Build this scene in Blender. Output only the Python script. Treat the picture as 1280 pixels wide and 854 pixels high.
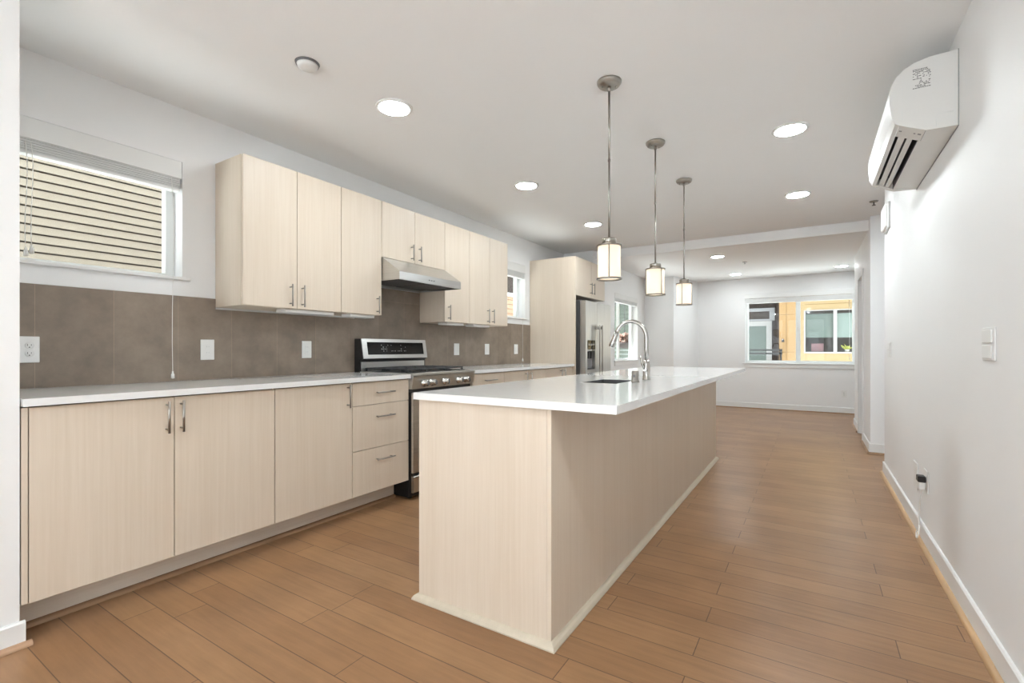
import bpy, bmesh, math, random
from mathutils import Vector, Matrix
random.seed(7)
for o in list(bpy.data.objects): bpy.data.objects.remove(o, do_unlink=True)
S = bpy.context.scene
COL = S.collection

# ------------------------------------------------------------------ camera, world, exposure
CAM_H = 1.126
cd = bpy.data.cameras.new('camera'); cam = bpy.data.objects.new('camera', cd); COL.objects.link(cam)
cd.sensor_fit = 'HORIZONTAL'; cd.sensor_width = 36.0
cd.lens = 36.0 * 595.0 / 1280.0
cd.shift_y = 9.0 / 1280.0
cd.clip_start = 0.05; cd.clip_end = 200
cam.location = (0, 0, CAM_H)
cam.rotation_euler = (math.pi / 2, 0, math.atan2(375, 595))
S.camera = cam
S.view_settings.view_transform = 'Standard'
S.view_settings.look = 'None'
S.view_settings.exposure = 0.30
S.view_settings.gamma = 1.0
S.view_settings.use_curve_mapping = False
w = bpy.data.worlds.new('sky'); S.world = w; w.use_nodes = True
SKY = 2.5
w.node_tree.nodes['Background'].inputs[0].default_value = (0.89, 0.95, 1.0, 1)
w.node_tree.nodes['Background'].inputs[1].default_value = SKY
sd = bpy.data.lights.new('sun', 'SUN'); sun = bpy.data.objects.new('sun', sd); COL.objects.link(sun)
sd.energy = 42.0; sd.angle = math.radians(.6); sd.color = (.90, .96, 1.0)
sun.rotation_euler = Vector((math.cos(math.radians(50)), 0.0, -math.sin(math.radians(50)))).to_track_quat('-Z', 'Y').to_euler()
CAN_POWER = 200.0      # emission of the recessed ceiling lenses
CAN_COL = (0.90, 0.975, 1.0)
SHADE_POWER = 3.0

# ------------------------------------------------------------------ materials
def new_mat(name):
    m = bpy.data.materials.new(name); m.use_nodes = True
    return m, m.node_tree, m.node_tree.nodes['Principled BSDF']
def N(nt, t): return nt.nodes.new('ShaderNode' + t)
def plain(name, col, rough=.5, metal=0.0, noise=.03, nscale=6.0, bump=0.0, spec=.5, stretch=(1, 1, 1), coat=0):
    m, nt, b = new_mat(name)
    tc = N(nt, 'TexCoord'); mp = N(nt, 'Mapping'); mp.inputs['Scale'].default_value = stretch
    nt.links.new(tc.outputs['Object'], mp.inputs['Vector'])
    nz = N(nt, 'TexNoise'); nz.inputs['Scale'].default_value = nscale; nz.inputs['Detail'].default_value = 3
    nt.links.new(mp.outputs['Vector'], nz.inputs['Vector'])
    r = N(nt, 'ValToRGB')
    r.color_ramp.elements[0].position = .3; r.color_ramp.elements[1].position = .7
    r.color_ramp.elements[0].color = tuple(max(0, c * (1 - noise)) for c in col) + (1,)
    r.color_ramp.elements[1].color = tuple(min(1, c * (1 + noise)) for c in col) + (1,)
    nt.links.new(nz.outputs['Fac'], r.inputs['Fac'])
    nt.links.new(r.outputs['Color'], b.inputs['Base Color'])
    b.inputs['Roughness'].default_value = rough; b.inputs['Metallic'].default_value = metal
    b.inputs['Specular IOR Level'].default_value = spec
    if coat: b.inputs['Coat Weight'].default_value = coat; b.inputs['Coat Roughness'].default_value = .08
    if bump:
        bp = N(nt, 'Bump'); bp.inputs['Strength'].default_value = bump; bp.inputs['Distance'].default_value = .002
        nt.links.new(nz.outputs['Fac'], bp.inputs['Height']); nt.links.new(bp.outputs['Normal'], b.inputs['Normal'])
    return m
def laminate(name, a, c, horiz=None, rough=.42):
    """pale wood-grain laminate, fine grain running up (or along `horiz`)"""
    m, nt, b = new_mat(name)
    g = N(nt, 'NewGeometry'); mp = N(nt, 'Mapping')
    mp.inputs['Scale'].default_value = (60, 60, 1.3) if horiz is None else ((1.3, 60, 60) if horiz == 'x' else (60, 1.3, 60))
    nt.links.new(g.outputs['Position'], mp.inputs['Vector'])
    n1 = N(nt, 'TexNoise'); n1.inputs['Scale'].default_value = 1.6; n1.inputs['Detail'].default_value = 5; n1.inputs['Roughness'].default_value = .65
    n2 = N(nt, 'TexNoise'); n2.inputs['Scale'].default_value = .17; n2.inputs['Detail'].default_value = 2
    for n in (n1, n2): nt.links.new(mp.outputs['Vector'], n.inputs['Vector'])
    mx = N(nt, 'Math'); mx.operation = 'MULTIPLY_ADD'; mx.inputs[1].default_value = .65
    nt.links.new(n1.outputs['Fac'], mx.inputs[0])
    m2 = N(nt, 'Math'); m2.operation = 'MULTIPLY'; m2.inputs[1].default_value = .35
    nt.links.new(n2.outputs['Fac'], m2.inputs[0]); nt.links.new(m2.outputs[0], mx.inputs[2])
    r = N(nt, 'ValToRGB'); r.color_ramp.elements[0].position = .36; r.color_ramp.elements[1].position = .62
    r.color_ramp.elements[0].color = a + (1,); r.color_ramp.elements[1].color = c + (1,)
    nt.links.new(mx.outputs[0], r.inputs['Fac']); nt.links.new(r.outputs['Color'], b.inputs['Base Color'])
    b.inputs['Roughness'].default_value = rough
    return m
def floor_mat():
    m, nt, b = new_mat('hardwood')
    g = N(nt, 'NewGeometry'); mp = N(nt, 'Mapping'); mp.inputs['Location'].default_value = (0.37, -2.215 + .1285 * 40, 0)
    nt.links.new(g.outputs['Position'], mp.inputs['Vector'])
    br = N(nt, 'TexBrick'); br.offset = .37; br.offset_frequency = 2; br.squash = 1.35; br.squash_frequency = 3
    br.inputs['Scale'].default_value = 1; br.inputs['Brick Width'].default_value = 1.02; br.inputs['Row Height'].default_value = .1285
    br.inputs['Mortar Size'].default_value = .0018; br.inputs['Mortar Smooth'].default_value = .15; br.inputs['Bias'].default_value = 0
    br.inputs['Color1'].default_value = (.275, .147, .073, 1); br.inputs['Color2'].default_value = (.34, .192, .097, 1)
    br.inputs['Mortar'].default_value = (.115, .062, .034, 1)
    nt.links.new(mp.outputs['Vector'], br.inputs['Vector'])
    mp2 = N(nt, 'Mapping'); mp2.inputs['Scale'].default_value = (1.2, 14, 1)
    nt.links.new(g.outputs['Position'], mp2.inputs['Vector'])
    nz = N(nt, 'TexNoise'); nz.inputs['Scale'].default_value = 3; nz.inputs['Detail'].default_value = 6; nz.inputs['Roughness'].default_value = .6
    nt.links.new(mp2.outputs['Vector'], nz.inputs['Vector'])
    n3 = N(nt, 'TexNoise'); n3.inputs['Scale'].default_value = 3.5; n3.inputs['Detail'].default_value = 4
    nt.links.new(g.outputs['Position'], n3.inputs['Vector'])
    ad = N(nt, 'Math'); ad.operation = 'ADD'; nt.links.new(nz.outputs['Fac'], ad.inputs[0]); nt.links.new(n3.outputs['Fac'], ad.inputs[1])
    mr = N(nt, 'MapRange'); mr.inputs['From Min'].default_value = .7; mr.inputs['From Max'].default_value = 1.3
    mr.inputs['To Min'].default_value = .84; mr.inputs['To Max'].default_value = 1.14
    nt.links.new(ad.outputs[0], mr.inputs['Value'])
    mul = N(nt, 'VectorMath'); mul.operation = 'SCALE'
    nt.links.new(br.outputs['Color'], mul.inputs[0]); nt.links.new(mr.outputs['Result'], mul.inputs['Scale'])
    nt.links.new(mul.outputs[0], b.inputs['Base Color'])
    b.inputs['Roughness'].default_value = .32; b.inputs['Specular IOR Level'].default_value = .26
    bp = N(nt, 'Bump'); bp.inputs['Strength'].default_value = .25; bp.inputs['Distance'].default_value = .003
    iv = N(nt, 'Math'); iv.operation = 'MULTIPLY_ADD'; iv.inputs[1].default_value = -1.0
    nt.links.new(br.outputs['Fac'], iv.inputs[0]); nt.links.new(nz.outputs['Fac'], iv.inputs[2])
    nt.links.new(iv.outputs[0], bp.inputs['Height']); nt.links.new(bp.outputs['Normal'], b.inputs['Normal'])
    return m
def tile_mat():
    m, nt, b = new_mat('slate_tile')
    g = N(nt, 'NewGeometry'); sp = N(nt, 'SeparateXYZ'); cb = N(nt, 'CombineXYZ')
    nt.links.new(g.outputs['Position'], sp.inputs[0]); nt.links.new(sp.outputs['Y'], cb.inputs['X']); nt.links.new(sp.outputs['Z'], cb.inputs['Y'])
    mp = N(nt, 'Mapping'); mp.inputs['Location'].default_value = (-.10 + .305 * 10, -.93 + .61 * 4, 0)
    nt.links.new(cb.outputs[0], mp.inputs['Vector'])
    br = N(nt, 'TexBrick'); br.offset = 0; br.inputs['Scale'].default_value = 1
    br.inputs['Brick Width'].default_value = .305; br.inputs['Row Height'].default_value = .61
    br.inputs['Mortar Size'].default_value = .0016; br.inputs['Mortar Smooth'].default_value = .2
    br.inputs['Color1'].default_value = (.225, .176, .136, 1); br.inputs['Color2'].default_value = (.262, .207, .163, 1)
    br.inputs['Mortar'].default_value = (.33, .25, .19, 1)
    nt.links.new(mp.outputs['Vector'], br.inputs['Vector'])
    n3 = N(nt, 'TexNoise'); n3.inputs['Scale'].default_value = 7; n3.inputs['Detail'].default_value = 7; n3.inputs['Roughness'].default_value = .62
    nt.links.new(g.outputs['Position'], n3.inputs['Vector'])
    mr = N(nt, 'MapRange'); mr.inputs['From Min'].default_value = .3; mr.inputs['From Max'].default_value = .7
    mr.inputs['To Min'].default_value = .80; mr.inputs['To Max'].default_value = 1.2
    nt.links.new(n3.outputs['Fac'], mr.inputs['Value'])
    mul = N(nt, 'VectorMath'); mul.operation = 'SCALE'
    nt.links.new(br.outputs['Color'], mul.inputs[0]); nt.links.new(mr.outputs['Result'], mul.inputs['Scale'])
    nt.links.new(mul.outputs[0], b.inputs['Base Color']); b.inputs['Roughness'].default_value = .42
    return m
def siding_mat(name, col, lap, dark=.25, emphasis=.12):
    m, nt, b = new_mat(name)
    g = N(nt, 'NewGeometry'); sp = N(nt, 'SeparateXYZ'); nt.links.new(g.outputs['Position'], sp.inputs[0])
    n3 = N(nt, 'TexNoise'); n3.inputs['Scale'].default_value = 5
    nt.links.new(g.outputs['Position'], n3.inputs['Vector'])
    r = N(nt, 'ValToRGB'); r.color_ramp.elements[0].color = tuple(c * .96 for c in col) + (1,); r.color_ramp.elements[1].color = tuple(min(1, c * 1.03) for c in col) + (1,)
    nt.links.new(n3.outputs['Fac'], r.inputs['Fac']); nt.links.new(r.outputs['Color'], b.inputs['Base Color'])
    b.inputs['Roughness'].default_value = .7
    return m
def emit(name, col, strength, base=(.9, .9, .9)):
    m, nt, b = new_mat(name)
    tc = N(nt, 'TexCoord'); nz = N(nt, 'TexNoise'); nz.inputs['Scale'].default_value = 3
    nt.links.new(tc.outputs['Object'], nz.inputs['Vector'])
    r = N(nt, 'ValToRGB'); r.color_ramp.elements[0].color = tuple(c * .98 for c in col) + (1,); r.color_ramp.elements[1].color = col + (1,)
    nt.links.new(nz.outputs['Fac'], r.inputs['Fac']); nt.links.new(r.outputs['Color'], b.inputs['Emission Color'])
    b.inputs['Emission Strength'].default_value = strength; b.inputs['Base Color'].default_value = base + (1,)
    return m
def glass_mat():
    m = bpy.data.materials.new('window_glass'); m.use_nodes = True; nt = m.node_tree; nt.nodes.clear()
    o = N(nt, 'OutputMaterial'); mx = N(nt, 'MixShader'); t = N(nt, 'BsdfTransparent'); g = N(nt, 'BsdfGlossy'); lw = N(nt, 'LayerWeight')
    lw.inputs['Blend'].default_value = .25; pw = N(nt, 'Math'); pw.operation = 'POWER'; pw.inputs[1].default_value = 3.0; md = N(nt, 'Math'); md.operation = 'MULTIPLY_ADD'; md.inputs[1].default_value = .45; md.inputs[2].default_value = .02
    nt.links.new(lw.outputs['Facing'], pw.inputs[0]); nt.links.new(pw.outputs[0], md.inputs[0]); g.inputs['Roughness'].default_value = .02
    nz = N(nt, 'TexNoise'); nz.inputs['Scale'].default_value = 1
    r = N(nt, 'ValToRGB'); r.color_ramp.elements[0].color = (.95, .97, .96, 1); r.color_ramp.elements[1].color = (.97, .98, .98, 1)
    nt.links.new(nz.outputs['Fac'], r.inputs['Fac']); nt.links.new(r.outputs['Color'], t.inputs['Color'])
    nt.links.new(md.outputs[0], mx.inputs[0]); nt.links.new(t.outputs[0], mx.inputs[1]); nt.links.new(g.outputs[0], mx.inputs[2])
    nt.links.new(mx.outputs[0], o.inputs[0]); return m

M = dict(
    wall=plain('wall_paint', (.885, .885, .885), .55, noise=.008, nscale=2, bump=.02),
    ceil=plain('ceiling_paint', (.92, .92, .92), .8, noise=.006, nscale=2),
    trim=plain('trim_enamel', (.84, .84, .83), .35, noise=.005),
    vinyl=plain('window_vinyl', (.86, .88, .87), .35, noise=.005),
    lam=laminate('cabinet_laminate', (.685, .58, .465), (.735, .635, .525)),
    lamh=laminate('toe_laminate', (.76, .70, .61), (.84, .785, .70), horiz='y'),
    lamtrim=plain('island_moulding_paint', (.60, .53, .42), .4, noise=.04, nscale=4, stretch=(8, 1, 8)),
    dark=plain('cabinet_interior', (.05, .04, .03), .8),
    floor=floor_mat(), tile=tile_mat(),
    shoe=plain('oak_shoe_moulding', (.52, .33, .17), .4, noise=.15, nscale=5, stretch=(6, .6, 6)),
    shoem=plain('maple_shoe_moulding', (.40, .245, .15), .45, noise=.15, nscale=5, stretch=(6, .6, 6)),
    shoed=plain('walnut_shoe_moulding', (.30, .18, .10), .45, noise=.15, nscale=5, stretch=(6, .6, 6)),
    quartz=plain('white_quartz', (.86, .86, .855), .10, noise=.015, nscale=40, coat=.2),
    steel=plain('brushed_steel', (.60, .60, .59), .30, 1.0, noise=.08, nscale=5, stretch=(1, 1, 60)),
    steelh=plain('brushed_steel_horizontal', (.60, .60, .59), .28, 1.0, noise=.08, nscale=5, stretch=(1, 1, 60)),
    steelv=plain('brushed_steel_vertical', (.52, .515, .50), .30, 1.0, noise=.10, nscale=4, stretch=(30, 30, .8)),
    nickel=plain('satin_nickel', (.36, .34, .31), .30, 1.0, noise=.03),
    chrome=plain('brushed_chrome', (.50, .49, .47), .20, 1.0, noise=.03),
    black=plain('black_enamel', (.012, .012, .013), .35, noise=.1),
    bglass=plain('black_glass', (.006, .006, .007), .06, noise=.1),
    iron=plain('cast_iron', (.03, .03, .032), .55, noise=.2, nscale=30),
    mark=plain('printed_marks', (.55, .55, .56), .5),
    ink=plain('label_ink', (.16, .16, .16), .6, noise=.2),
    grey=plain('grey_plastic', (.28, .28, .29), .45),
    dgrey=plain('dark_grey_steel', (.16, .16, .165), .4, .6),
    plast=plain('white_plastic', (.84, .835, .82), .35, noise=.005),
    acw=plain('air_conditioner_plastic', (.74, .735, .715), .35, noise=.005),
    blind=plain('blind_slats', (.72, .73, .72), .45, noise=.03, nscale=12),
    cord=plain('cord_white', (.82, .81, .78), .6),
    glass=glass_mat(),
    can=emit('ceiling_lens', CAN_COL, CAN_POWER * 1.05), can_aisle=emit('ceiling_lens_aisle', CAN_COL, CAN_POWER * .58),
    can_living=emit('ceiling_lens_living', CAN_COL, CAN_POWER * .55),
    shade=emit('lit_linen_shade', (1.0, .86, .66), SHADE_POWER * .21, (.6, .52, .40)),
    siding=siding_mat('cream_siding', (.33, .285, .225), .084),
    sidgap=plain('siding_shadow_gap', (.035, .025, .018), .8),
    tan=siding_mat('tan_siding', (.40, .26, .17), .1),
    green=siding_mat('pale_green_siding', (.13, .16, .13), .1),
    yellow=plain('yellow_panel', (.31, .19, .082), .7, noise=.02),
    ypale=plain('pale_yellow_panel', (.32, .23, .115), .7, noise=.02),
    yjoint=plain('panel_joint', (.17, .10, .035), .8),
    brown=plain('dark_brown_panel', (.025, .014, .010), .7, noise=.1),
    rail=plain('black_railing', (.02, .018, .018), .5),
    roller=plain('grey_green_roller', (.10, .125, .11), .6, noise=.03),
    rollerp=plain('pale_roller', (.20, .24, .22), .6, noise=.03),
    pink=plain('pink_card', (.22, .10, .11), .6), leaf=plain('yellow_leaves', (.55, .55, .08), .6, noise=.3),
    orange=plain('orange_flowers', (.13, .055, .03), .7, noise=.4, nscale=20),
    extwhite=plain('exterior_white_frames', (.33, .32, .31), .5),
    basin=plain('basin_steel', (.14, .14, .14), .45, 1.0, noise=.05),
    bounce_deck=plain('bounce_deck_white', (.80, .80, .79), .8, noise=.03),
    ground=plain('concrete_ground', (.50, .50, .48), .9, noise=.1),
    door=plain('door_paint', (.62, .615, .60), .4),
)

# ------------------------------------------------------------------ mesh helpers
def B(): return bmesh.new()
def box(bm, x0, x1, y0, y1, z0, z1, bev=0.0, seg=1):
    x0, x1 = min(x0, x1), max(x0, x1); y0, y1 = min(y0, y1), max(y0, y1); z0, z1 = min(z0, z1), max(z0, z1)
    t = bmesh.new()
    bmesh.ops.create_cube(t, size=1.0)
    for v in t.verts:
        v.co = Vector(((x0 + x1) / 2 + v.co.x * (x1 - x0), (y0 + y1) / 2 + v.co.y * (y1 - y0), (z0 + z1) / 2 + v.co.z * (z1 - z0)))
    if bev: bmesh.ops.bevel(t, geom=t.edges[:], offset=bev, segments=seg, affect='EDGES', profile=.5)
    merge(bm, t); return bm
def merge(bm, t):
    me = bpy.data.meshes.new('tmp'); t.to_mesh(me); t.free(); bm.from_mesh(me); bpy.data.meshes.remove(me)
def grid(bm, xs, ys, zs, solid):
    """solid cells of a box grid, closed skin without inner faces"""
    nx, ny, nz = len(xs) - 1, len(ys) - 1, len(zs) - 1
    vs = {}
    def V(i, j, k):
        if (i, j, k) not in vs: vs[(i, j, k)] = bm.verts.new((xs[i], ys[j], zs[k]))
        return vs[(i, j, k)]
    s = lambda i, j, k: 0 <= i < nx and 0 <= j < ny and 0 <= k < nz and solid((xs[i] + xs[i + 1]) / 2, (ys[j] + ys[j + 1]) / 2, (zs[k] + zs[k + 1]) / 2)
    for i in range(nx):
        for j in range(ny):
            for k in range(nz):
                if not s(i, j, k): continue
                I, J, K = i + 1, j + 1, k + 1
                if not s(i - 1, j, k): bm.faces.new((V(i, j, k), V(i, j, K), V(i, J, K), V(i, J, k)))
                if not s(i + 1, j, k): bm.faces.new((V(I, j, k), V(I, J, k), V(I, J, K), V(I, j, K)))
                if not s(i, j - 1, k): bm.faces.new((V(i, j, k), V(I, j, k), V(I, j, K), V(i, j, K)))
                if not s(i, j + 1, k): bm.faces.new((V(i, J, k), V(i, J, K), V(I, J, K), V(I, J, k)))
                if not s(i, j, k - 1): bm.faces.new((V(i, j, k), V(i, J, k), V(I, J, k), V(I, j, k)))
                if not s(i, j, k + 1): bm.faces.new((V(i, j, K), V(I, j, K), V(I, J, K), V(i, J, K)))
    return bm
def wall(bm, x0, x1, y0, y1, z0, z1, holes=(), axis='x'):
    """wall slab with rectangular holes (a0, a1, z0, z1); axis = thin axis"""
    cut = sorted({z for h in holes for z in h[2:4]} | {z0, z1})
    al = sorted({a for h in holes for a in h[0:2]} | ({y0, y1} if axis == 'x' else {x0, x1}))
    inh = lambda a, z: any(h[0] < a < h[1] and h[2] < z < h[3] for h in holes)
    if axis == 'x': return grid(bm, [x0, x1], al, cut, lambda x, y, z: not inh(y, z))
    return grid(bm, al, [y0, y1], cut, lambda x, y, z: not inh(x, z))
def prism(bm, pts, axis, a0, a1):
    """closed outline swept along an axis; pts are (x,z) for axis y, (y,z) for x, (x,y) for z"""
    def P(p, a): return {'y': (p[0], a, p[1]), 'x': (a, p[0], p[1]), 'z': (p[0], p[1], a)}[axis]
    A = [bm.verts.new(P(p, a0)) for p in pts]; C = [bm.verts.new(P(p, a1)) for p in pts]
    n = len(pts)
    fs = [bm.faces.new(A), bm.faces.new(C[::-1])]
    for i in range(n): fs.append(bm.faces.new((A[i], C[i], C[(i + 1) % n], A[(i + 1) % n])))
    bmesh.ops.recalc_face_normals(bm, faces=fs)
    return bm
def lathe(bm, prof, c, seg=32, axis='z'):
    """profile [(r, h)] turned about a vertical (or x/y) axis through c; r = 0 ends close it"""
    rings = []
    def P(r, h, a):
        u, v = r * math.cos(a), r * math.sin(a)
        return {'z': (c[0] + u, c[1] + v, c[2] + h), 'x': (c[0] + h, c[1] + u, c[2] + v), 'y': (c[0] + u, c[1] + h, c[2] + v)}[axis]
    for r, h in prof:
        if r < 1e-6: rings.append([bm.verts.new(P(0, h, 0))])
        else: rings.append([bm.verts.new(P(r, h, 2 * math.pi * i / seg)) for i in range(seg)])
    fs = []
    for a, b in zip(rings, rings[1:]):
        for i in range(seg):
            j = (i + 1) % seg
            if len(a) == 1 and len(b) == 1: continue
            if len(a) == 1: fs.append(bm.faces.new((a[0], b[i], b[j])))
            elif len(b) == 1: fs.append(bm.faces.new((a[i], b[0], a[j])))
            else: fs.append(bm.faces.new((a[i], b[i], b[j], a[j])))
    bmesh.ops.recalc_face_normals(bm, faces=fs)
    for f in fs: f.smooth = True
    return bm
def tube(bm, pts, r, seg=10):
    """round tube through points; r a number or one per point; capped"""
    pts = [Vector(p) for p in pts]; n = len(pts)
    rs = r if isinstance(r, (list, tuple)) else [r] * n
    rings = []; up = None
    for i, p in enumerate(pts):
        d = (pts[min(i + 1, n - 1)] - pts[max(i - 1, 0)]).normalized()
        if up is None:
            up = Vector((0, 0, 1)) if abs(d.z) < .9 else Vector((1, 0, 0))
        s = d.cross(up).normalized(); up = s.cross(d).normalized()
        rings.append([bm.verts.new(p + (s * math.cos(2 * math.pi * k / seg) + up * math.sin(2 * math.pi * k / seg)) * rs[i]) for k in range(seg)])
    fs = []
    for a, b in zip(rings, rings[1:]):
        for k in range(seg):
            f = bm.faces.new((a[k], a[(k + 1) % seg], b[(k + 1) % seg], b[k])); f.smooth = True; fs.append(f)
    fs.append(bm.faces.new(rings[0][::-1])); fs.append(bm.faces.new(rings[-1]))
    bmesh.ops.recalc_face_normals(bm, faces=fs)
    return bm
def wloc(o):
    v = Vector((0, 0, 0))
    while o is not None: v = v + o.location; o = o.parent
    return v
def obj(name, bm, mat, parent=None, smooth=False):
    me = bpy.data.meshes.new(name)
    if parent is None:
        xs = [v.co for v in bm.verts]
        loc = Vector(((min(v.x for v in xs) + max(v.x for v in xs)) / 2, (min(v.y for v in xs) + max(v.y for v in xs)) / 2, min(v.z for v in xs)))
        off = loc
    else:
        loc = Vector((0, 0, 0)); off = wloc(parent)
    for v in bm.verts: v.co -= off
    if smooth:
        for f in bm.faces: f.smooth = True
    bm.to_mesh(me); bm.free()
    o = bpy.data.objects.new(name, me); COL.objects.link(o); o.location = loc
    me.materials.append(M[mat] if isinstance(mat, str) else mat)
    if parent is not None: o.parent = parent
    return o
def tag(o, label, cat, group=None, kind=None):
    o['label'] = label; o['category'] = cat
    if group: o['group'] = group
    if kind: o['kind'] = kind
    return o
def thing(name, loc, label, cat, group=None, kind=None):
    o = bpy.data.objects.new(name, None); COL.objects.link(o); o.location = loc; o.empty_display_size = .1
    return tag(o, label, cat, group, kind)
def struct(name, bm, mat, label, cat, parent=None):
    o = obj(name, bm, mat, parent)
    if parent is None: tag(o, label, cat, None, 'structure')
    return o
def copy_tree(o, parent=None):
    c = o.copy(); COL.objects.link(c)
    if parent is not None: c.parent = parent
    for ch in list(o.children): copy_tree(ch, c)
    return c

# ------------------------------------------------------------------ key dimensions
XL = -3.16        # kitchen wall
XR = .553         # right wall
C1 = 2.55         # kitchen ceiling
C2 = 2.455        # living-room ceiling
YB = -3.6         # wall behind the camera
XN = -2.535       # near left wall face
XLL = -2.685      # living-room left wall
YF = 10.03        # far wall
DF = -2.535       # base cabinet door face
UF = -2.84        # upper cabinet door face

# ------------------------------------------------------------------ floor, ceiling, walls
struct('floor', box(B(), -3.4, 2.0, YB - .2, YF + .2, -.12, 0), 'floor', 'brown hardwood plank floor running across the room', 'floor')
b = B(); box(b, -3.4, 2.0, YB - .2, 6.67, C1, C1 + .15)
struct('ceiling', b, 'ceil', 'white kitchen ceiling holding the pendants', 'ceiling')
b = B(); box(b, -3.4, 2.0, 6.67, YF + .2, C2, C2 + .245)
struct('ceiling', b, 'ceil', 'lower white ceiling of the far living room', 'ceiling')
b = B(); box(b, XL, .70, 6.55, 6.67, 2.432, C1)
struct('trim_1', b, 'wall', 'white dropped beam where the kitchen ceiling meets the living room', 'beam')

W1 = (.58, 1.346, 1.548, 2.232)
W2 = (4.50, 5.335, 1.520, 2.205)
b = B(); wall(b, XL - .17, XL, .53, 6.47, 0, C1, [W1, W2])
struct('wall_left', b, 'wall', 'white kitchen wall behind the cabinets', 'wall')
b = B(); wall(b, XN - .17, XN, YB, .53, 0, C1, [(-3.4, -2.3, 1.0, 2.2)]); box(b, XL - .17, XN - .17, .36, .53, 0, C1)  # unseen opening behind the viewpoint, added to let daylight in
struct('wall_near_left', b, 'wall', 'white wall end at the left edge beside the base cabinets', 'wall')
W3 = (7.36, 8.55, .93, 2.03)
b = B(); wall(b, XLL - .17, XLL, 6.60, 8.97, 0, C1, [W3])
struct('wall_far_left', b, 'wall', 'white living-room wall with the narrow window past the refrigerator', 'wall')
b = B(); box(b, XL - .17, XLL, 6.47, 6.60, 0, C1)
struct('wall_alcove', b, 'wall', 'white return wall closing the refrigerator alcove', 'wall')
b = B(); prism(b, [(XLL - .17, 8.97), (-2.15, 8.97), (-2.13, 9.07), (-1.93, YF), (-1.93, YF + .1), (XLL - .17, YF + .1)], 'z', 0, C2)
struct('wall_pier', b, 'wall', 'white wall pier projecting in the far left corner', 'wall')
W4 = (-1.075, .640, .86, 2.15)
b = B(); wall(b, -1.93, 2.0, YF, YF + .17, 0, C2, [W4], 'y')
struct('wall_far', b, 'wall', 'white far wall holding the wide living-room window', 'wall')
b = B(); box(b, XR, XR + .12, YB, 5.42, 0, C1)
struct('wall_right', b, 'wall', 'white long right wall under the air conditioner', 'wall')
b = B(); box(b, .53, 1.9, 6.38, 6.50, 0, C1); box(b, .53, .64, 6.50, 7.20, 0, C1); box(b, .53, .64, 7.20, 7.82, 2.03, C1); box(b, .53, .64, 7.82, 8.50, 0, C1)
box(b, .53, 1.9, 8.50, 8.60, 0, C1)
struct('wall_right_far', b, 'wall', 'white wall block beyond the hallway opening', 'wall')
b = B(); box(b, 1.9, 2.0, 4.2, YF, 0, C1); box(b, .673, 1.9, 4.2, 4.3, 0, C1)
struct('wall_hallway', b, 'wall', 'white hallway wall seen past the end of the right wall', 'wall')
WB = [(-2.45, -1.05, .1, 2.42), (-.92, .48, .1, 2.42)]  # openings added in the unseen back wall to bring in daylight
b = B(); wall(b, XN - .1, XR, YB - .17, YB, 0, C1, WB, 'y')
struct('wall_back', b, 'wall', 'white unseen wall behind the viewpoint with windows added for daylight', 'wall')

b = B(); box(b, XL - .17, 2.0, YB - .17, YF + .17, 2.72, 6.2)
struct('wall_shade_block', b, 'wall', 'added unseen block above the ceiling that shades the neighbouring siding', 'wall')  # unseen mass added overhead to shade the gap beside the cream siding
# doors
d = thing('door_1', (.60, 7.51, 0), 'grey-white door in the far right wall past the hallway', 'door', kind='structure')
obj('door_slab', box(B(), .585, .622, 7.23, 7.79, .01, 2.0, .003), 'door', d)
b = B(); box(b, .515, .53, 7.13, 7.20, 0, 2.10, .003); box(b, .515, .53, 7.82, 7.89, 0, 2.10, .003); box(b, .515, .53, 7.20, 7.82, 2.03, 2.10, .003)
obj('casing', b, 'trim', d)
b = B(); lathe(b, [(0, -.055), (.02, -.052), (.026, -.035), (.012, -.02), (.012, -.008), (.028, -.004), (.028, 0)], (.585, 7.30, .95), 16, 'x')
obj('door_knob', b, 'nickel', d)

# ------------------------------------------------------------------ baseboards and shoe mouldings
def shoe_prof(x, s, r=.020, h=.019, n=6):
    """quarter round against plane x, bulging towards s"""
    return [(x, 0)] + [(x + s * r * math.cos(t * math.pi / 2 / n), h * math.sin(t * math.pi / 2 / n)) for t in range(n + 1)]
def base_prof(x, s, t=.013, h=.108):
    return [(x, 0), (x + s * t, 0), (x + s * t, h - .006), (x + s * (t - .005), h), (x, h)]
b = B(); prism(b, base_prof(XR, -1), 'y', YB, 5.42); box(b, XR - .013, XR + .12, 5.42, 5.433, 0, .108, .002)
struct('baseboard_right', b, 'trim', 'white baseboard along the long right wall', 'baseboard')
b = B(); prism(b, shoe_prof(XR - .013, -1), 'y', YB, 5.45)
struct('trim_2', b, 'shoe', 'honey oak shoe moulding along the right baseboard', 'moulding')
b = B(); prism(b, base_prof(.53, -1), 'y', 6.3805, 7.13); box(b, .53 - .013, 1.9, 6.367, 6.38, 0, .108, .002); prism(b, base_prof(.53, -1), 'y', 7.89, 8.61)
struct('baseboard_right_far', b, 'trim', 'white baseboard around the wall block past the hallway', 'baseboard')
b = B(); prism(b, shoe_prof(.517, -1), 'y', 6.35, 7.13); prism(b, shoe_prof(.517, -1), 'y', 7.89, 8.61)
prism(b, [(6.367, 0), (6.349, 0), (6.352, .010), (6.367, .018)], 'x', .50, 1.9)
struct('trim_3', b, 'shoed', 'brown shoe moulding around the far wall block', 'moulding')
b = B(); prism(b, [(YF, 0), (YF - .013, 0), (YF - .013, .102), (YF - .008, .108), (YF, .108)], 'x', -1.93, 1.9)
struct('baseboard_far', b, 'trim', 'white baseboard under the far window', 'baseboard')
b = B(); prism(b, [(YF - .013, 0), (YF - .028, 0), (YF - .024, .010), (YF - .013, .015)], 'x', -1.93, 1.9)
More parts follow.
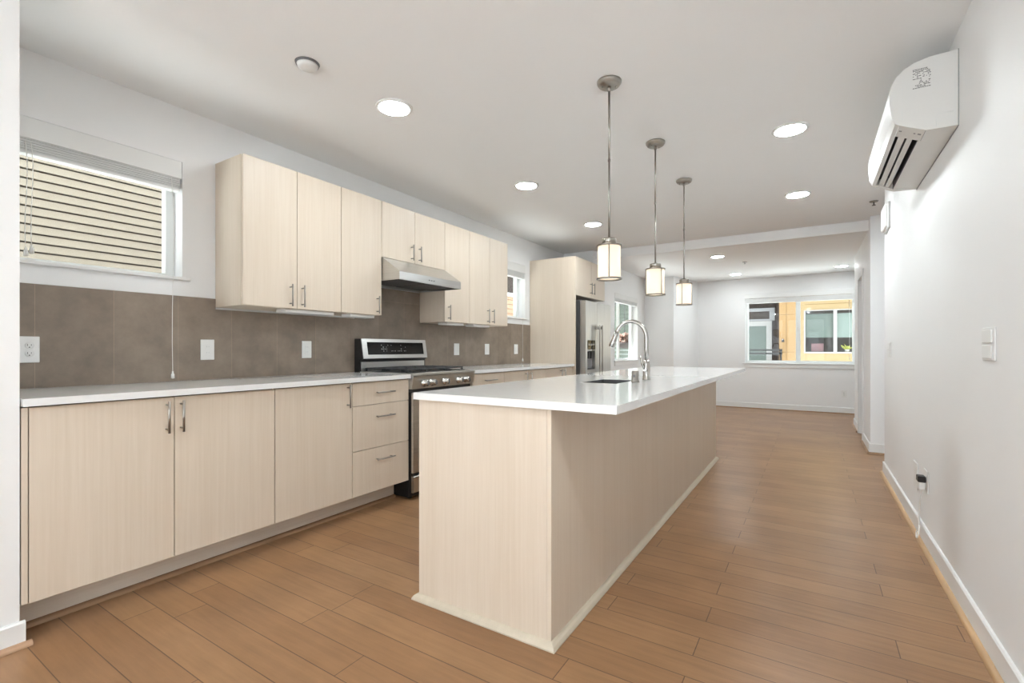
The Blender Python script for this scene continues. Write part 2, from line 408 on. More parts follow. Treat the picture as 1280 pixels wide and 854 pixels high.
struct('trim_4', b, 'shoed', 'thin brown shoe moulding under the far window', 'moulding')
b = B(); prism(b, base_prof(XN, 1, .014, .095), 'y', YB, .544)
struct('baseboard_near_left', b, 'trim', 'white baseboard on the near left wall end', 'baseboard')
b = B(); prism(b, shoe_prof(XN + .014, 1), 'y', YB, .56)
struct('trim_5', b, 'shoem', 'light wood shoe moulding at the near left wall end', 'moulding')
b = B(); prism(b, base_prof(XLL, 1), 'y', 6.6, 8.97)
struct('baseboard_far_left', b, 'trim', 'white baseboard below the narrow living-room window', 'baseboard')

# ------------------------------------------------------------------ windows
def window_x(n, hole, xw, label, split=None, apron=True, fw=.045):
    """window in a wall whose room face is x = xw (room towards +x)"""
    y0, y1, z0, z1 = hole
    t = thing('window_%d' % n, (xw - .1, (y0 + y1) / 2, z0), label, 'window', kind='structure')
    xo, xi = xw - .155, xw - .10
    ys, zs = [y0, y0 + fw, y1 - fw, y1], [z0, z0 + fw * .55, z1 - fw, z1]
    b = B(); grid(b, [xo, xi], ys, zs, lambda x, y, z: not (ys[1] < y < ys[2] and zs[1] < z < zs[2]))
    if split: box(b, xo + .005, xi - .005, split - .022, split + .022, zs[1], zs[2])
    obj('window_frame', b, 'vinyl', t)
    obj('window_pane', box(B(), xo + .02, xo + .026, ys[1] - .004, ys[2] + .004, zs[1] - .004, zs[2] + .004), 'glass', t)
    b = B(); box(b, xi, xw + .022, y0 - .035 if apron else y0, y1 + .038, z0 - .018, z0 + .001, .003)
    obj('window_sill', b, 'trim', t)
    if apron: obj('apron', box(B(), xw, xw + .012, y0 - .02, y1 + .02, z0 - .085, z0 - .018, .002), 'trim', t)
    return t
def blind_x(hole, xw, label, cords, stack=.075, head=.10, zt=None):
    y0, y1, z0, z1 = hole; y0 += .004; y1 -= .004
    zt = z1 - .002
    t = thing('window_blind', (xw - .03, (y0 + y1) / 2, zt - head - stack), label, 'blind', 'raised window blinds on the left wall')
    obj('valance', box(B(), xw - .010, xw + .004, y0, y1, zt - head, zt, .002), 'trim', t)
    obj('headrail', box(B(), xw - .055, xw - .012, y0 + .004, y1 - .004, zt - .045, zt - .002), 'trim', t)
    b = B(); n = 13
    for i in range(n):
        z = zt - head + .012 - (stack) * i / n
        box(b, xw - .056, xw - .004 - .003 * (i % 2), y0 + .006, y1 - .006, z - .0050, z - .0006)
    obj('slat_stack', b, 'blind', t)
    obj('bottom_rail', box(B(), xw - .056, xw - .004, y0 + .005, y1 - .005, zt - head - stack + .002, zt - head - stack + .016, .003), 'trim', t)
    for (y, zb, x) in cords:
        c = obj('pull_cord', tube(B(), [(x - .02 if i == 0 else x, y + (.004 * math.sin(i)), zt - head - .01 + (zb - zt + head + .01) * i / 6) for i in range(7)], .0017, 6), 'cord', t)
        obj('tassel', lathe(B(), [(0, .022), (.004, .020), (.005, .008), (.008, .004), (.009, -.02), (0, -.022)], (x, y + .004 * math.sin(6), zb), 10), 'cord', c)
    return t
window_x(1, W1, XL, 'white vinyl window over the left countertop facing cream siding', apron=False)
blind_x(W1, XL, 'raised white blind in the window over the left countertop', [(1.283, .975, XL + .035), (.680, 1.585, XL + .012), (.700, 1.600, XL + .012)])
window_x(2, W2, XL, 'small white window between the upper cabinets and refrigerator panel', apron=False)
blind_x(W2, XL, 'raised white blind in the small window beside the refrigerator panel', [(5.215, .985, XL + .035)])
window_x(3, W3, XLL, 'narrow white window past the refrigerator seen behind the faucet', split=7.86)
blind_x(W3, XLL, 'raised white blind in the narrow window past the refrigerator', [], stack=.06, head=.08)
# far window (sliding, in the far wall)
t = thing('window_4', (-.22, YF + .1, .86), 'wide sliding window in the far wall facing a yellow building', 'window', kind='structure')
x0, x1, z0, z1 = W4; yo, yi = YF + .145, YF + .085
xs, zs = [x0, x0 + .05, -.250, -.178, x1 - .05, x1], [z0, z0 + .045, z1 - .045, z1]
b = B(); grid(b, xs, [yi, yo], zs, lambda x, y, z: not ((xs[1] < x < xs[2] or xs[3] < x < xs[4]) and zs[1] < z < zs[2]))
obj('window_frame', b, 'vinyl', t)
obj('window_pane', box(B(), xs[1], xs[2], yo - .03, yo - .024, zs[1], zs[2]), 'glass', t)
obj('window_pane', box(B(), xs[3], xs[4], yo - .045, yo - .039, zs[1], zs[2]), 'glass', t)
obj('window_sill', box(B(), x0 - .04, x1 + .02, YF - .025, yi, z0 - .018, z0 + .001, .003), 'trim', t)
obj('apron', box(B(), x0 - .02, x1 + .01, YF - .012, YF, z0 - .085, z0 - .018, .002), 'trim', t)
obj('latch', box(B(), -.235, -.205, yi - .012, yi, 1.45, 1.52, .003), 'plast', t)
t = thing('window_blind', (-.22, YF, 1.97), 'wide raised white blind across the far sliding window', 'blind')
obj('valance', box(B(), x0 - .012, x1 + .008, YF - .014, YF + .004, 2.072, 2.158, .003), 'trim', t)
b = B()
for i in range(12): box(b, x0 + .01, x1 - .01, YF - .002, YF + .05, 2.0635 - i * .0065, 2.069 - i * .0065)
obj('slat_stack', b, 'trim', t)
obj('bottom_rail', box(B(), x0 + .008, x1 - .008, YF - .003, YF + .05, 1.978, 1.992, .003), 'trim', t)
c = obj('pull_cord', tube(B(), [(.545, YF - .005, 1.98), (.548, YF - .007, 1.4), (.546, YF - .006, .98)], .0018, 6), 'cord', t)
obj('tassel', lathe(B(), [(0, .02), (.005, .018), (.009, -.02), (0, -.022)], (.546, YF - .006, .96), 8), 'cord', c)
# unseen windows added behind the viewpoint for daylight
for k, (a0, a1, b0, b1) in enumerate(WB):
    t = thing('window_%d' % (5 + k), ((a0 + a1) / 2, YB - .1, b0), ('left' if k == 0 else 'right') + ' tall window added behind the viewpoint to let daylight in', 'window', kind='structure')
    xs, zs = [a0, a0 + .05, (a0 + a1) / 2 - .025, (a0 + a1) / 2 + .025, a1 - .05, a1], [b0, b0 + .05, b1 - .05, b1]
    b = B(); grid(b, xs, [YB - .14, YB - .09], zs, lambda x, y, z: not ((xs[1] < x < xs[2] or xs[3] < x < xs[4]) and zs[1] < z < zs[2]))
    obj('window_frame', b, 'vinyl', t)
    obj('window_sill', box(B(), a0 - .03, a1 + .03, YB - .09, YB + .02, b0 - .02, b0 + .001, .003), 'trim', t)

# ------------------------------------------------------------------ cabinets
def bar_v(p, xf, y, z0, z1, out=.032, r=.0052):
    """vertical bar pull on a face x = xf"""
    b = B(); tube(b, [(xf + out, y, z0), (xf + out, y, z1)], r, 12)
    for z in (z0 + .018, z1 - .018): tube(b, [(xf + .0005, y, z), (xf + out, y, z)], .0042, 8)
    return obj('handle', b, 'nickel', p)
def bar_h(p, xf, y0, y1, z, out=.032, r=.0052):
    b = B(); tube(b, [(xf + out, y0, z), (xf + out, y1, z)], r, 12)
    for y in (y0 + .018, y1 - .018): tube(b, [(xf + .0005, y, z), (xf + out, y, z)], .0042, 8)
    return obj('handle', b, 'nickel', p)
G = .0018
def cabinet(name, x0, xf, y0, y1, z0, z1, fronts, label, cat, group, body_z0=None):
    """box with slab fronts: ('door', y0, y1, z0, z1, handle_y, hz0, hz1) or ('drawer', y0, y1, z0, z1, hy0, hy1, hz)"""
    t = thing(name, ((x0 + xf) / 2, (y0 + y1) / 2, z0), label, cat, group)
    obj('carcass', box(B(), x0, xf - .021, y0 + .0006, y1 - .0006, z0 if body_z0 is None else body_z0, z1, .0005), 'lam', t)
    b = B(); box(b, xf - .0215, xf - .0195, y0 + .004, y1 - .004, z0 + .004, z1 - .003)
    obj('carcass_edge', b, 'dark', t)
    for f in fronts:
        k, a0, a1, c0, c1 = f[:5]
        o = obj(k, box(B(), xf - .019, xf, a0 + G, a1 - G, c0 + G, c1 - G, .0009), 'lam', t)
        if k == 'door': bar_v(o, xf, f[5], f[6], f[7])
        else: bar_h(o, xf, f[5], f[6], f[7])
    return t
XW = XL + .003
TK = .936      # kitchen counter top
CB = TK - .030
gb = 'pale laminate base cabinets along the kitchen wall'
obj('filler_panel', box(B(), XW, DF - .002, .5345, .553, .15, CB - .006, .001), 'lam'); f = bpy.context.scene.collection.objects[-1]
tag(f, 'narrow pale filler strip between near left wall and base cabinets', 'panel')
cabinet('base_cabinet', XW, DF, .5545, 1.5415, .148, CB - .001, [('door', .5545, 1.047, .148, .901, 1.013, .735, .883), ('door', 1.047, 1.5415, .148, .901, 1.073, .735, .883)],
        'wide two-door pale base cabinet nearest the left wall end, below the window', 'cabinet', gb)
cabinet('base_cabinet', XW, DF, 1.5425, 2.0695, .148, CB - .001, [('door', 1.5425, 2.0695, .148, .901, 2.030, .745, .893)],
        'single-door pale base cabinet between the two-door cabinet and the drawers', 'cabinet', gb)
cabinet('drawer_cabinet', XW, DF, 2.0705, 2.583, .148, CB - .001,
        [('drawer', 2.0705, 2.583, .745, .901, 2.258, 2.418, .826), ('drawer', 2.0705, 2.583, .447, .745, 2.258, 2.418, .662), ('drawer', 2.0705, 2.583, .148, .447, 2.258, 2.418, .366)],
        'three-drawer pale base cabinet left of the range', 'cabinet', gb)
cabinet('drawer_cabinet', XW, DF, 3.3625, 3.883, .148, CB - .001,
        [('drawer', 3.3625, 3.883, .745, .901, 3.54, 3.72, .835), ('drawer', 3.3625, 3.883, .447, .745, 3.54, 3.72, .66), ('drawer', 3.3625, 3.883, .148, .447, 3.54, 3.72, .37)],
        'drawer base cabinet just right of the range, mostly behind the island', 'cabinet', gb)
cabinet('base_cabinet', XW, DF, 3.884, 4.735, .148, CB - .001, [('door', 3.884, 4.325, .148, .901, 4.28, .735, .883), ('door', 4.325, 4.735, .148, .901, 4.37, .735, .883)],
        'two-door base cabinet in the middle of the run right of the range', 'cabinet', gb)
cabinet('base_cabinet', XW, DF, 4.736, 5.448, .148, CB - .001, [('door', 4.736, 5.135, .148, .901, 5.09, .735, .883), ('door', 5.135, 5.448, .148, .901, 5.18, .735, .883)],
        'two-door base cabinet against the tall refrigerator panel', 'cabinet', gb)
for k, (a, c) in enumerate(((.5345, 2.583), (3.3625, 5.448))):
    tag(obj('toe_kick', box(B(), XW, -2.690, a, c, .0, .147), 'lamh'),
        'recessed pale toe kick under the base cabinets ' + ('left of the range' if k == 0 else 'right of the range'), 'toe kick')
    tag(obj('trim_%d' % (6 + k), prism(B(), shoe_prof(-2.6895, 1, .021, .021), 'y', a, c), 'shoed'), 'brown shoe moulding along the toe kick ' + ('left of the range' if k == 0 else 'right of the range'), 'moulding', None, 'structure')

gu = 'pale laminate upper cabinets on the kitchen wall'
UZ0, UZ1 = 1.385, 2.282
cabinet('upper_cabinet', XW, UF, 1.5285, 2.2225, UZ0, UZ1, [('door', 1.5285, 1.879, UZ0, UZ1, 1.828, 1.398, 1.54), ('door', 1.879, 2.2225, UZ0, UZ1, 1.913, 1.398, 1.54)],
        'two-door tall upper cabinet nearest the left window', 'cabinet', gu)
cabinet('upper_cabinet', XW, UF, 2.2235, 2.5985, UZ0, UZ1, [('door', 2.2235, 2.5985, UZ0, UZ1, 2.550, 1.395, 1.53)],
        'single-door tall upper cabinet touching the left end of the range hood', 'cabinet', gu)
cabinet('upper_cabinet', XW, UF, 2.6, 3.354, 1.842, UZ1, [('door', 2.6, 2.968, 1.842, UZ1, 2.922, 1.862, 1.992), ('door', 2.968, 3.354, 1.842, UZ1, 3.014, 1.862, 1.992)],
        'short two-door upper cabinet directly above the range hood', 'cabinet', gu)
cabinet('upper_cabinet', XW, UF, 3.355, 3.7255, UZ0 - .012, UZ1, [('door', 3.355, 3.7255, UZ0 - .012, UZ1, 3.400, 1.39, 1.528)],
        'single-door tall upper cabinet just right of the range hood', 'cabinet', gu)
cabinet('upper_cabinet', XW, UF, 3.7265, 4.415, UZ0 - .012, UZ1, [('door', 3.7265, 4.069, UZ0 - .012, UZ1, 4.025, 1.39, 1.535), ('door', 4.069, 4.415, UZ0 - .012, UZ1, 4.113, 1.39, 1.535)],
        'two-door tall upper cabinet beside the small window', 'cabinet', gu)
def under_light(y0, y1, z, label):
    t = thing('under_cabinet_light', (-2.93, (y0 + y1) / 2, z - .022), label, 'light', 'slim lights under the upper cabinets')
    obj('housing', box(B(), -2.98, -2.875, y0, y1, z - .022, z - .0008, .003), 'plast', t)
    obj('diffuser', box(B(), -2.965, -2.89, y0 + .02, y1 - .02, z - .0235, z - .0225), 'blind', t)
under_light(1.82, 2.19, UZ0, 'slim unlit white light strip under the two-door cabinet nearest the left window')
under_light(2.33, 2.56, UZ0, 'short unlit white light strip under the cabinet left of the hood')
under_light(3.42, 3.68, UZ0 - .012, 'unlit white light strip under the cabinet right of the hood')
under_light(3.84, 4.12, UZ0 - .012, 'unlit white light strip under the cabinet beside the small window')

# refrigerator enclosure
FE = -2.50
tag(obj('tall_end_panel', box(B(), XW, FE, 5.449, 5.470, 0, 2.286, .001), 'lam'), 'tall pale end panel enclosing the left side of the refrigerator', 'panel')
t = cabinet('over_refrigerator_cabinet', XW, FE, 5.472, 6.445, 1.800, 2.286, [('door', 5.472, 5.96, 1.800, 2.286, 5.915, 1.85, 2.0), ('door', 5.96, 6.445, 1.800, 2.286, 6.005, 1.85, 2.0)],
            'pale two-door cabinet above the refrigerator', 'cabinet', None)

# countertops
def slab_top(name, x0, x1, y0, y1, zt, th, label, hole=None):
    b = B()
    xs = [x0, x1] if hole is None else [x0, hole[0], hole[1], x1]
    ys = [y0, y1] if hole is None else [y0, hole[2], hole[3], y1]
    grid(b, xs, ys, [zt - th, zt], lambda x, y, z: hole is None or not (hole[0] < x < hole[1] and hole[2] < y < hole[3]))
    es = [e for e in b.edges if len(e.link_faces) == 2 and e.calc_face_angle() > 1]
    bmesh.ops.bevel(b, geom=es, offset=.002, segments=2, affect='EDGES')
    return tag(obj(name, b, 'quartz'), label, 'countertop')
slab_top('countertop', XW, -2.510, .5345, 2.580, TK, .0295, 'white quartz countertop on the base cabinets left of the range')
slab_top('countertop', XW, -2.510, 3.353, 5.4475, TK, .0295, 'white quartz countertop between the range and refrigerator panel')
b = B()
grid(b, [XW, XL + .011], [.5345, 1.5275, 2.600, 3.354, 4.4165, 5.4475], [TK + .0008, UZ0 - .014, 1.437, 1.652],
     lambda x, y, z: z < UZ0 - .014 or (z < 1.437 and (y < 1.5275 or 2.6 < y < 3.354 or y > 4.4165)) or (z > 1.437 and 2.6 < y < 3.354))
tag(obj('backsplash', b, 'tile'), 'brown slate tile backsplash with tall tiles above the countertop', 'backsplash')

# ------------------------------------------------------------------ range hood
t = thing('range_hood', (-2.9, 2.98, 1.655), 'stainless under-cabinet range hood above the range', 'range hood')
hy0, hy1 = 2.604, 3.352
b = B(); prism(b, [(XW + .01, 1.8405), (-2.838, 1.8405), (-2.656, 1.722), (-2.651, 1.716), (-2.651, 1.657), (-2.665, 1.657), (-2.665, 1.680), (XW + .01, 1.680)], 'y', hy0, hy1)
obj('canopy', b, 'steelh', t)
b = B(); box(b, XW + .01, -2.665, hy0, hy0 + .006, 1.657, 1.681); box(b, XW + .01, -2.665, hy1 - .006, hy1, 1.657, 1.681); box(b, XW + .01, XW + .02, hy0, hy1, 1.657, 1.681)
obj('skirt', b, 'steelh', t)
for k in range(2):
    a = hy0 + .03 + k * .35
    b = B()
    for i in range(14): box(b, -3.09 + i * .024, -3.076 + i * .024, a + .01, a + .33, 1.667, 1.671)
    box(b, -3.10, -2.75, a, a + .34, 1.671, 1.679)
    obj('grease_filter', b, 'dgrey', t)
for k in range(2):
    a = hy0 + .14 + k * .46
    obj('lamp_lens', lathe(B(), [(0, -.012), (.028, -.010), (.032, 0), (0, 0)], (-2.71, a, 1.680), 20), 'plast', t)
b = B()
for k in range(3): box(b, -2.652, -2.6495, 2.93 + k * .028, 2.945 + k * .028, 1.682, 1.690)
obj('buttons', b, 'dgrey', t)

# ------------------------------------------------------------------ range
t = thing('gas_range', (-2.8, 2.966, 0), 'stainless gas range between the base cabinets, partly behind the island', 'range')
ry0, ry1 = 2.587, 3.345; rx0, rxf = XL + .02, -2.505
b = B(); box(b, rx0 + .01, -2.540, ry0, ry1, .015, .918, .003); box(b, -2.56, -2.515, ry0 + .002, ry0 + .010, .02, .80)
obj('body', b, 'black', t)
b = B(); prism(b, [(rx0 + .07, .918), (-2.52, .918), (-2.497, .918), (-2.489, .926), (-2.489, .938), (-2.497, .943), (rx0 + .07, .943)], 'y', ry0 - .002, ry1 + .002)
ct = obj('cooktop', b, 'steelh', t)
obj('cooktop_pan', box(B(), -3.07, -2.575, ry0 + .03, ry1 - .03, .9432, .947, .001), 'black', ct)
b = B(); prism(b, [(-2.60, .824), (-2.508, .824), (-2.492, .917), (-2.60, .917)], 'y', ry0, ry1)
obj('control_panel', b, 'steelh', t)
for ky in (2.712, 2.800, 2.955, 3.130, 3.222):
    k_ = obj('knob', lathe(B(), [(0, .040), (.019, .040), (.023, .034), (.024, .004), (.030, .0), (.030, -.004), (0, -.004)], (-2.498, ky, .866), 24, 'x'), 'chrome', t)
    obj('grip', box(B(), -2.459, -2.452, ky - .004, ky + .004, .846, .886, .002), 'dgrey', k_)
b = B(); prism(b, [(-2.56, .20), (-2.500, .20), (-2.496, .205), (-2.496, .790), (-2.500, .796), (-2.56, .796)], 'y', ry0 + .003, ry1 - .003)
od = obj('oven_door', b, 'steelh', t)
obj('oven_window', box(B(), -2.4962, -2.494, ry0 + .12, ry1 - .12, .36, .66, .001), 'bglass', od)
b = B(); tube(b, [(-2.440, ry0 + .04, .745), (-2.440, ry1 - .04, .745)], .012, 14)
for y in (ry0 + .09, ry1 - .09): tube(b, [(-2.497, y, .745), (-2.440, y, .745)], .009, 10)
obj('handle', b, 'steelh', od)
b = B(); prism(b, [(-2.56, .055), (-2.500, .055), (-2.494, .060), (-2.494, .172), (-2.500, .178), (-2.56, .178)], 'y', ry0 + .003, ry1 - .003)
obj('drawer', b, 'steelh', t)
for y in (ry0 + .04, ry1 - .04):
    for x in (-3.05, -2.57): obj('foot', lathe(B(), [(0, 0), (.016, 0), (.016, .015), (0, .015)], (x, y, 0), 12), 'black', t)
# backguard
b = B(); prism(b, [(rx0, .92), (-3.075, .92), (-3.075, 1.03), (-3.045, 1.045), (-3.072, 1.207), (rx0, 1.207)], 'y', ry0, ry1)
bg = obj('backguard', b, 'black', t)
b = B(); box(b, -3.0755, -3.071, ry0 + .012, ry1 - .012, .944, 1.018, .001)
obj('splash_strip', b, 'steelh', bg)
def slant(bm, y0, y1, s0, s1, o0, o1):
    """slab lying on the slanted console face, s = 0..1 up the face, o = offset out"""
    p0, p1 = Vector((-3.0455, 1.045)), Vector((-3.0725, 1.2065)); n = Vector((.986, .165))
    q = [p0.lerp(p1, s0) + n * o0, p0.lerp(p1, s0) + n * o1, p0.lerp(p1, s1) + n * o1, p0.lerp(p1, s1) + n * o0]
    return prism(bm, [(v.x, v.y) for v in q], 'y', y0, y1)
con = obj('console', slant(B(), ry0 + .008, ry1 - .004, 0, 1, 0, .005), 'steelh', bg)
dsp = obj('display', slant(B(), ry0 + .058, ry1 - .048, .19, .83, .005, .007), 'bglass', con)
b = B(); random.seed(3)
for r_ in range(4):
    for i in range(16):
        if random.random() < (.55 if r_ > 1 else .35):
            y = 2.79 + i * .0185; wv = random.uniform(.004, .011); s = .66 - r_ * .10
            slant(b, y, y + wv, s, s + (.035 if r_ < 3 else .025), .007, .0075)
obj('display_marks', b, 'mark', dsp)
# grates and burners
for k in range(3):
    a0 = ry0 + .035 + k * .2305; a1 = a0 + .226
    b = B(); z0, z1 = .961, .972
    for x in (-3.05, -2.60): box(b, x - .006, x + .006, a0, a1, z0, z1, .002)
    for y in (a0 + .006, a1 - .006, (a0 + a1) / 2): box(b, -3.05, -2.60, y - .006, y + .006, z0, z1, .002)
    for x in (-2.94, -2.825, -2.71): box(b, x - .005, x + .005, a0, a1, z0, z1 + .002, .002)
    for x in (-3.05, -2.60):
        for y in (a0 + .008, a1 - .008): box(b, x - .006, x + .006, y - .006, y + .006, .947, z0)
    obj('grate', b, 'iron', t)
for (x, y, r_) in ((-2.71, 2.735, .042), (-2.94, 2.735, .034), (-2.825, 2.966, .05), (-2.71, 3.195, .046), (-2.94, 3.195, .03)):
    obj('burner', lathe(B(), [(0, .014), (r_ * .7, .014), (r_ * .75, .009), (r_, .007), (r_ * 1.05, 0), (0, 0)], (x, y, .947), 24), 'iron', t)

# ------------------------------------------------------------------ refrigerator
t = thing('refrigerator', (-2.75, 5.985, 0), 'stainless side-by-side refrigerator with black gap beside the tall panel', 'refrigerator')
fy0, fy1, fs = 5.545, 6.43, 5.915
obj('cabinet_body', box(B(), -3.12, -2.485, fy0 + .004, fy1 - .004, .02, 1.722, .004), 'dgrey', t)
obj('kick_grille', box(B(), -2.49, -2.46, fy0 + .01, fy1 - .01, .015, .08, .003), 'black', t)
for nm, a0, a1 in (('freezer_door', fy0, fs - .004), ('refrigerator_door', fs + .004, fy1)):
    b = B()
    if nm == 'freezer_door':
        ys = [a0, 5.60, 5.845, a1]; zs = [.09, .86, 1.10, 1.735]
        grid(b, [-2.480, -2.445, -2.402], ys, zs, lambda x, y, z: not (x > -2.445 and 5.60 < y < 5.845 and .86 < z < 1.10))
        es = [e for e in b.edges if len(e.link_faces) == 2 and e.calc_face_angle() > 1]
        bmesh.ops.bevel(b, geom=es, offset=.006, segments=2, affect='EDGES')
    else: box(b, -2.480, -2.402, a0, a1, .09, 1.735, .008, 2)
    dd = obj(nm, b, 'steelv', t)
    hy = fs - .045 if nm == 'freezer_door' else fs + .045
    b = B(); box(b, -2.352, -2.334, hy - .014, hy + .014, .50, 1.44, .007, 2)
    for z in (.54, 1.40): box(b, -2.4015, -2.345, hy - .011, hy + .011, z - .018, z + .018, .004)
    obj('handle', b, 'nickel', dd)
    if nm == 'freezer_door':
        obj('dispenser_panel', box(B(), -2.4015, -2.397, 5.605, 5.84, 1.115, 1.235, .002), 'bglass', dd)
        b = B(); box(b, -2.4445, -2.440, 5.603, 5.842, .866, 1.094); obj('dispenser_recess', b, 'grey', dd)
        for (ya, yb, xa, za, zc_) in ((5.66, 5.70, -2.41, 1.0, 1.09), (5.75, 5.79, -2.41, 1.0, 1.09)): obj('dispenser_paddle', box(B(), -2.44, xa, ya, yb, za, zc_, .004), 'black', dd)
        obj('drip_tray', box(B(), -2.44, -2.405, 5.61, 5.835, .862, .874, .002), 'black', dd)
        b = B()
        for i in range(5): box(b, -2.397, -2.3965, 5.63 + i * .04, 5.65 + i * .04, 1.17, 1.19)
        obj('dispenser_icons', b, 'mark', dd)
for y in (fy0 + .05, fy1 - .05): obj('hinge_cover', box(B(), -2.56, -2.46, y - .03, y + .03, 1.722, 1.745, .004), 'dgrey', t)

# ------------------------------------------------------------------ island
IX0, IX1, IY0, IY1, IT = -1.497, -.828, 1.590, 5.215, .930
t = thing('kitchen_island', ((IX0 + IX1) / 2, (IY0 + IY1) / 2, 0), 'long pale laminate kitchen island under the white quartz top', 'island')
SK = (-1.15, -.925, 2.56, 2.93)
b = B(); zb = IT - .032
grid(b, [IX0 + .02, -1.20, -.88, IX1 - .018], [IY0 + .018, 2.50, 2.99, IY1 - .018], [.0, .64, zb], lambda x, y, z: not (z > .64 and -1.20 < x < -.88 and 2.5 < y < 2.99))
obj('carcass', b, 'dark', t)
obj('end_panel', box(B(), IX0, IX1 - .0185, IY0, IY0 + .018, .0, zb, .0008), 'lam', t)
obj('back_panel', box(B(), IX1 - .018, IX1, IY0, IY1, .0, zb, .0008), 'lam', t)
obj('end_panel', box(B(), IX0, IX1 - .0185, IY1 - .018, IY1, .0, zb, .0008), 'lam', t)
ys = [IY0 + .02, 2.32, 3.04, 3.76, 4.48, IY1 - .02]
for i in range(5):
    o = obj('door', box(B(), IX0, IX0 + .019, ys[i] + G, ys[i + 1] - G, .10, zb - .004, .0009), 'lam', t)
    b = B(); hz = .83; ym = (ys[i] + ys[i + 1]) / 2
    tube(b, [(IX0 - .032, ym - .08, hz), (IX0 - .032, ym + .08, hz)], .0052, 12)
    for y in (ym - .062, ym + .062): tube(b, [(IX0 - .032, y, hz), (IX0 - .0005, y, hz)], .0042, 8)
    obj('handle', b, 'nickel', o)
# base moulding: a bevelled strip around the visible faces
q = .024
def moulding():
    b = B()
    prof = [(0, 0), (q, 0), (q, .006), (q * .75, .017), (q * .35, .024), (0, .026)]
    ring = []
    for (o, z) in prof:
        ring.append([b.verts.new(p) for p in ((IX0, IY1 + o, z), (IX1 + o, IY1 + o, z), (IX1 + o, IY0 - o, z), (IX0 - o, IY0 - o, z), (IX0 - o, IY1 + o, z))])
    fs = []
    for a, c in zip(ring, ring[1:]):
        for i in range(4): fs.append(b.faces.new((a[i], a[i + 1], c[i + 1], c[i])))
    bmesh.ops.recalc_face_normals(b, faces=fs)
    return b
obj('base_moulding', moulding(), 'lamtrim', t)
slab_top('countertop', -1.512, -.566, 1.570, 5.300, IT, .0305, 'long white quartz countertop of the island with the sink cutout', (SK[0], SK[1], SK[2], SK[3]))
# sink
b = B(); x0, x1, y0, y1 = SK[0] + .004, SK[1] - .004, SK[2] + .004, SK[3] - .004
zt, zb2 = IT - .003, IT - .21
outer = [x0 - .0035, x0, x1, x1 + .0035]; oy = [y0 - .0035, y0, y1, y1 + .0035]
grid(b, outer, oy, [zb2 - .003, zb2, zt], lambda x, y, z: z < zb2 or not (x0 < x < x1 and y0 < y < y1))
t = thing('sink', ((x0 + x1) / 2, (y0 + y1) / 2, zb2), 'undermount stainless sink set in the island countertop', 'sink')
obj('basin', b, 'basin', t)
obj('drain', lathe(B(), [(0, .002), (.03, .003), (.042, .004), (.045, 0), (0, 0)], ((x0 + x1) / 2, (y0 + y1) / 2, zb2 + .0002), 24), 'chrome', t)
# faucet
fx, fy = -.868, 2.940
t = thing('faucet', (fx, fy, IT), 'tall brushed gooseneck pull-down faucet on the island', 'faucet')
obj('base', lathe(B(), [(0, 0), (.026, 0), (.026, .006), (.022, .010), (.021, .085), (.019, .10), (.0145, .125), (0, .125)], (fx, fy, IT + .0005), 28), 'chrome', t)
pts = [(fx, fy, IT + .12), (fx, fy, IT + .20), (fx, fy, IT + .262)]
R = .098
for i in range(1, 19):
    a = math.pi * i / 18 * .90
    pts.append((fx - R + R * math.cos(a), fy - .004 * i / 18, IT + .262 + (R + .008) * math.sin(a)))
obj('spout', tube(B(), pts, [.0135] * 3 + [.0125] * 18, 16), 'chrome', t)
e = Vector(pts[-1]); dr = (Vector(pts[-1]) - Vector(pts[-2])).normalized()
obj('spray_head', tube(B(), [e - dr * .004, e + dr * .015, e + dr * .05, e + dr * .085, e + dr * .093], [.0135, .0155, .0175, .0205, .018], 18), 'chrome', t)
b = B(); tube(b, [(fx, fy - .015, IT + .065), (fx + .001, fy - .045, IT + .069)], [.013, .012], 14)
tube(b, [(fx, fy - .040, IT + .070), (fx - .012, fy - .052, IT + .10), (fx - .022, fy - .060, IT + .155)], [.0065, .0055, .0045], 10)
obj('lever', b, 'chrome', t)
t = thing('air_gap_cap', (-.873, 2.735, IT), 'short brushed cylinder cap on the island countertop in front of the faucet', 'air gap cap')
obj('cap', lathe(B(), [(0, .066), (.018, .066), (.021, .062), (.021, .012), (.024, .010), (.024, 0), (0, 0)], (-.873, 2.735, IT + .0005), 24), 'nickel', t)
obj('slot', box(B(), -.880, -.866, 2.7125, 2.716, IT + .03, IT + .045, .001), 'dgrey', t)

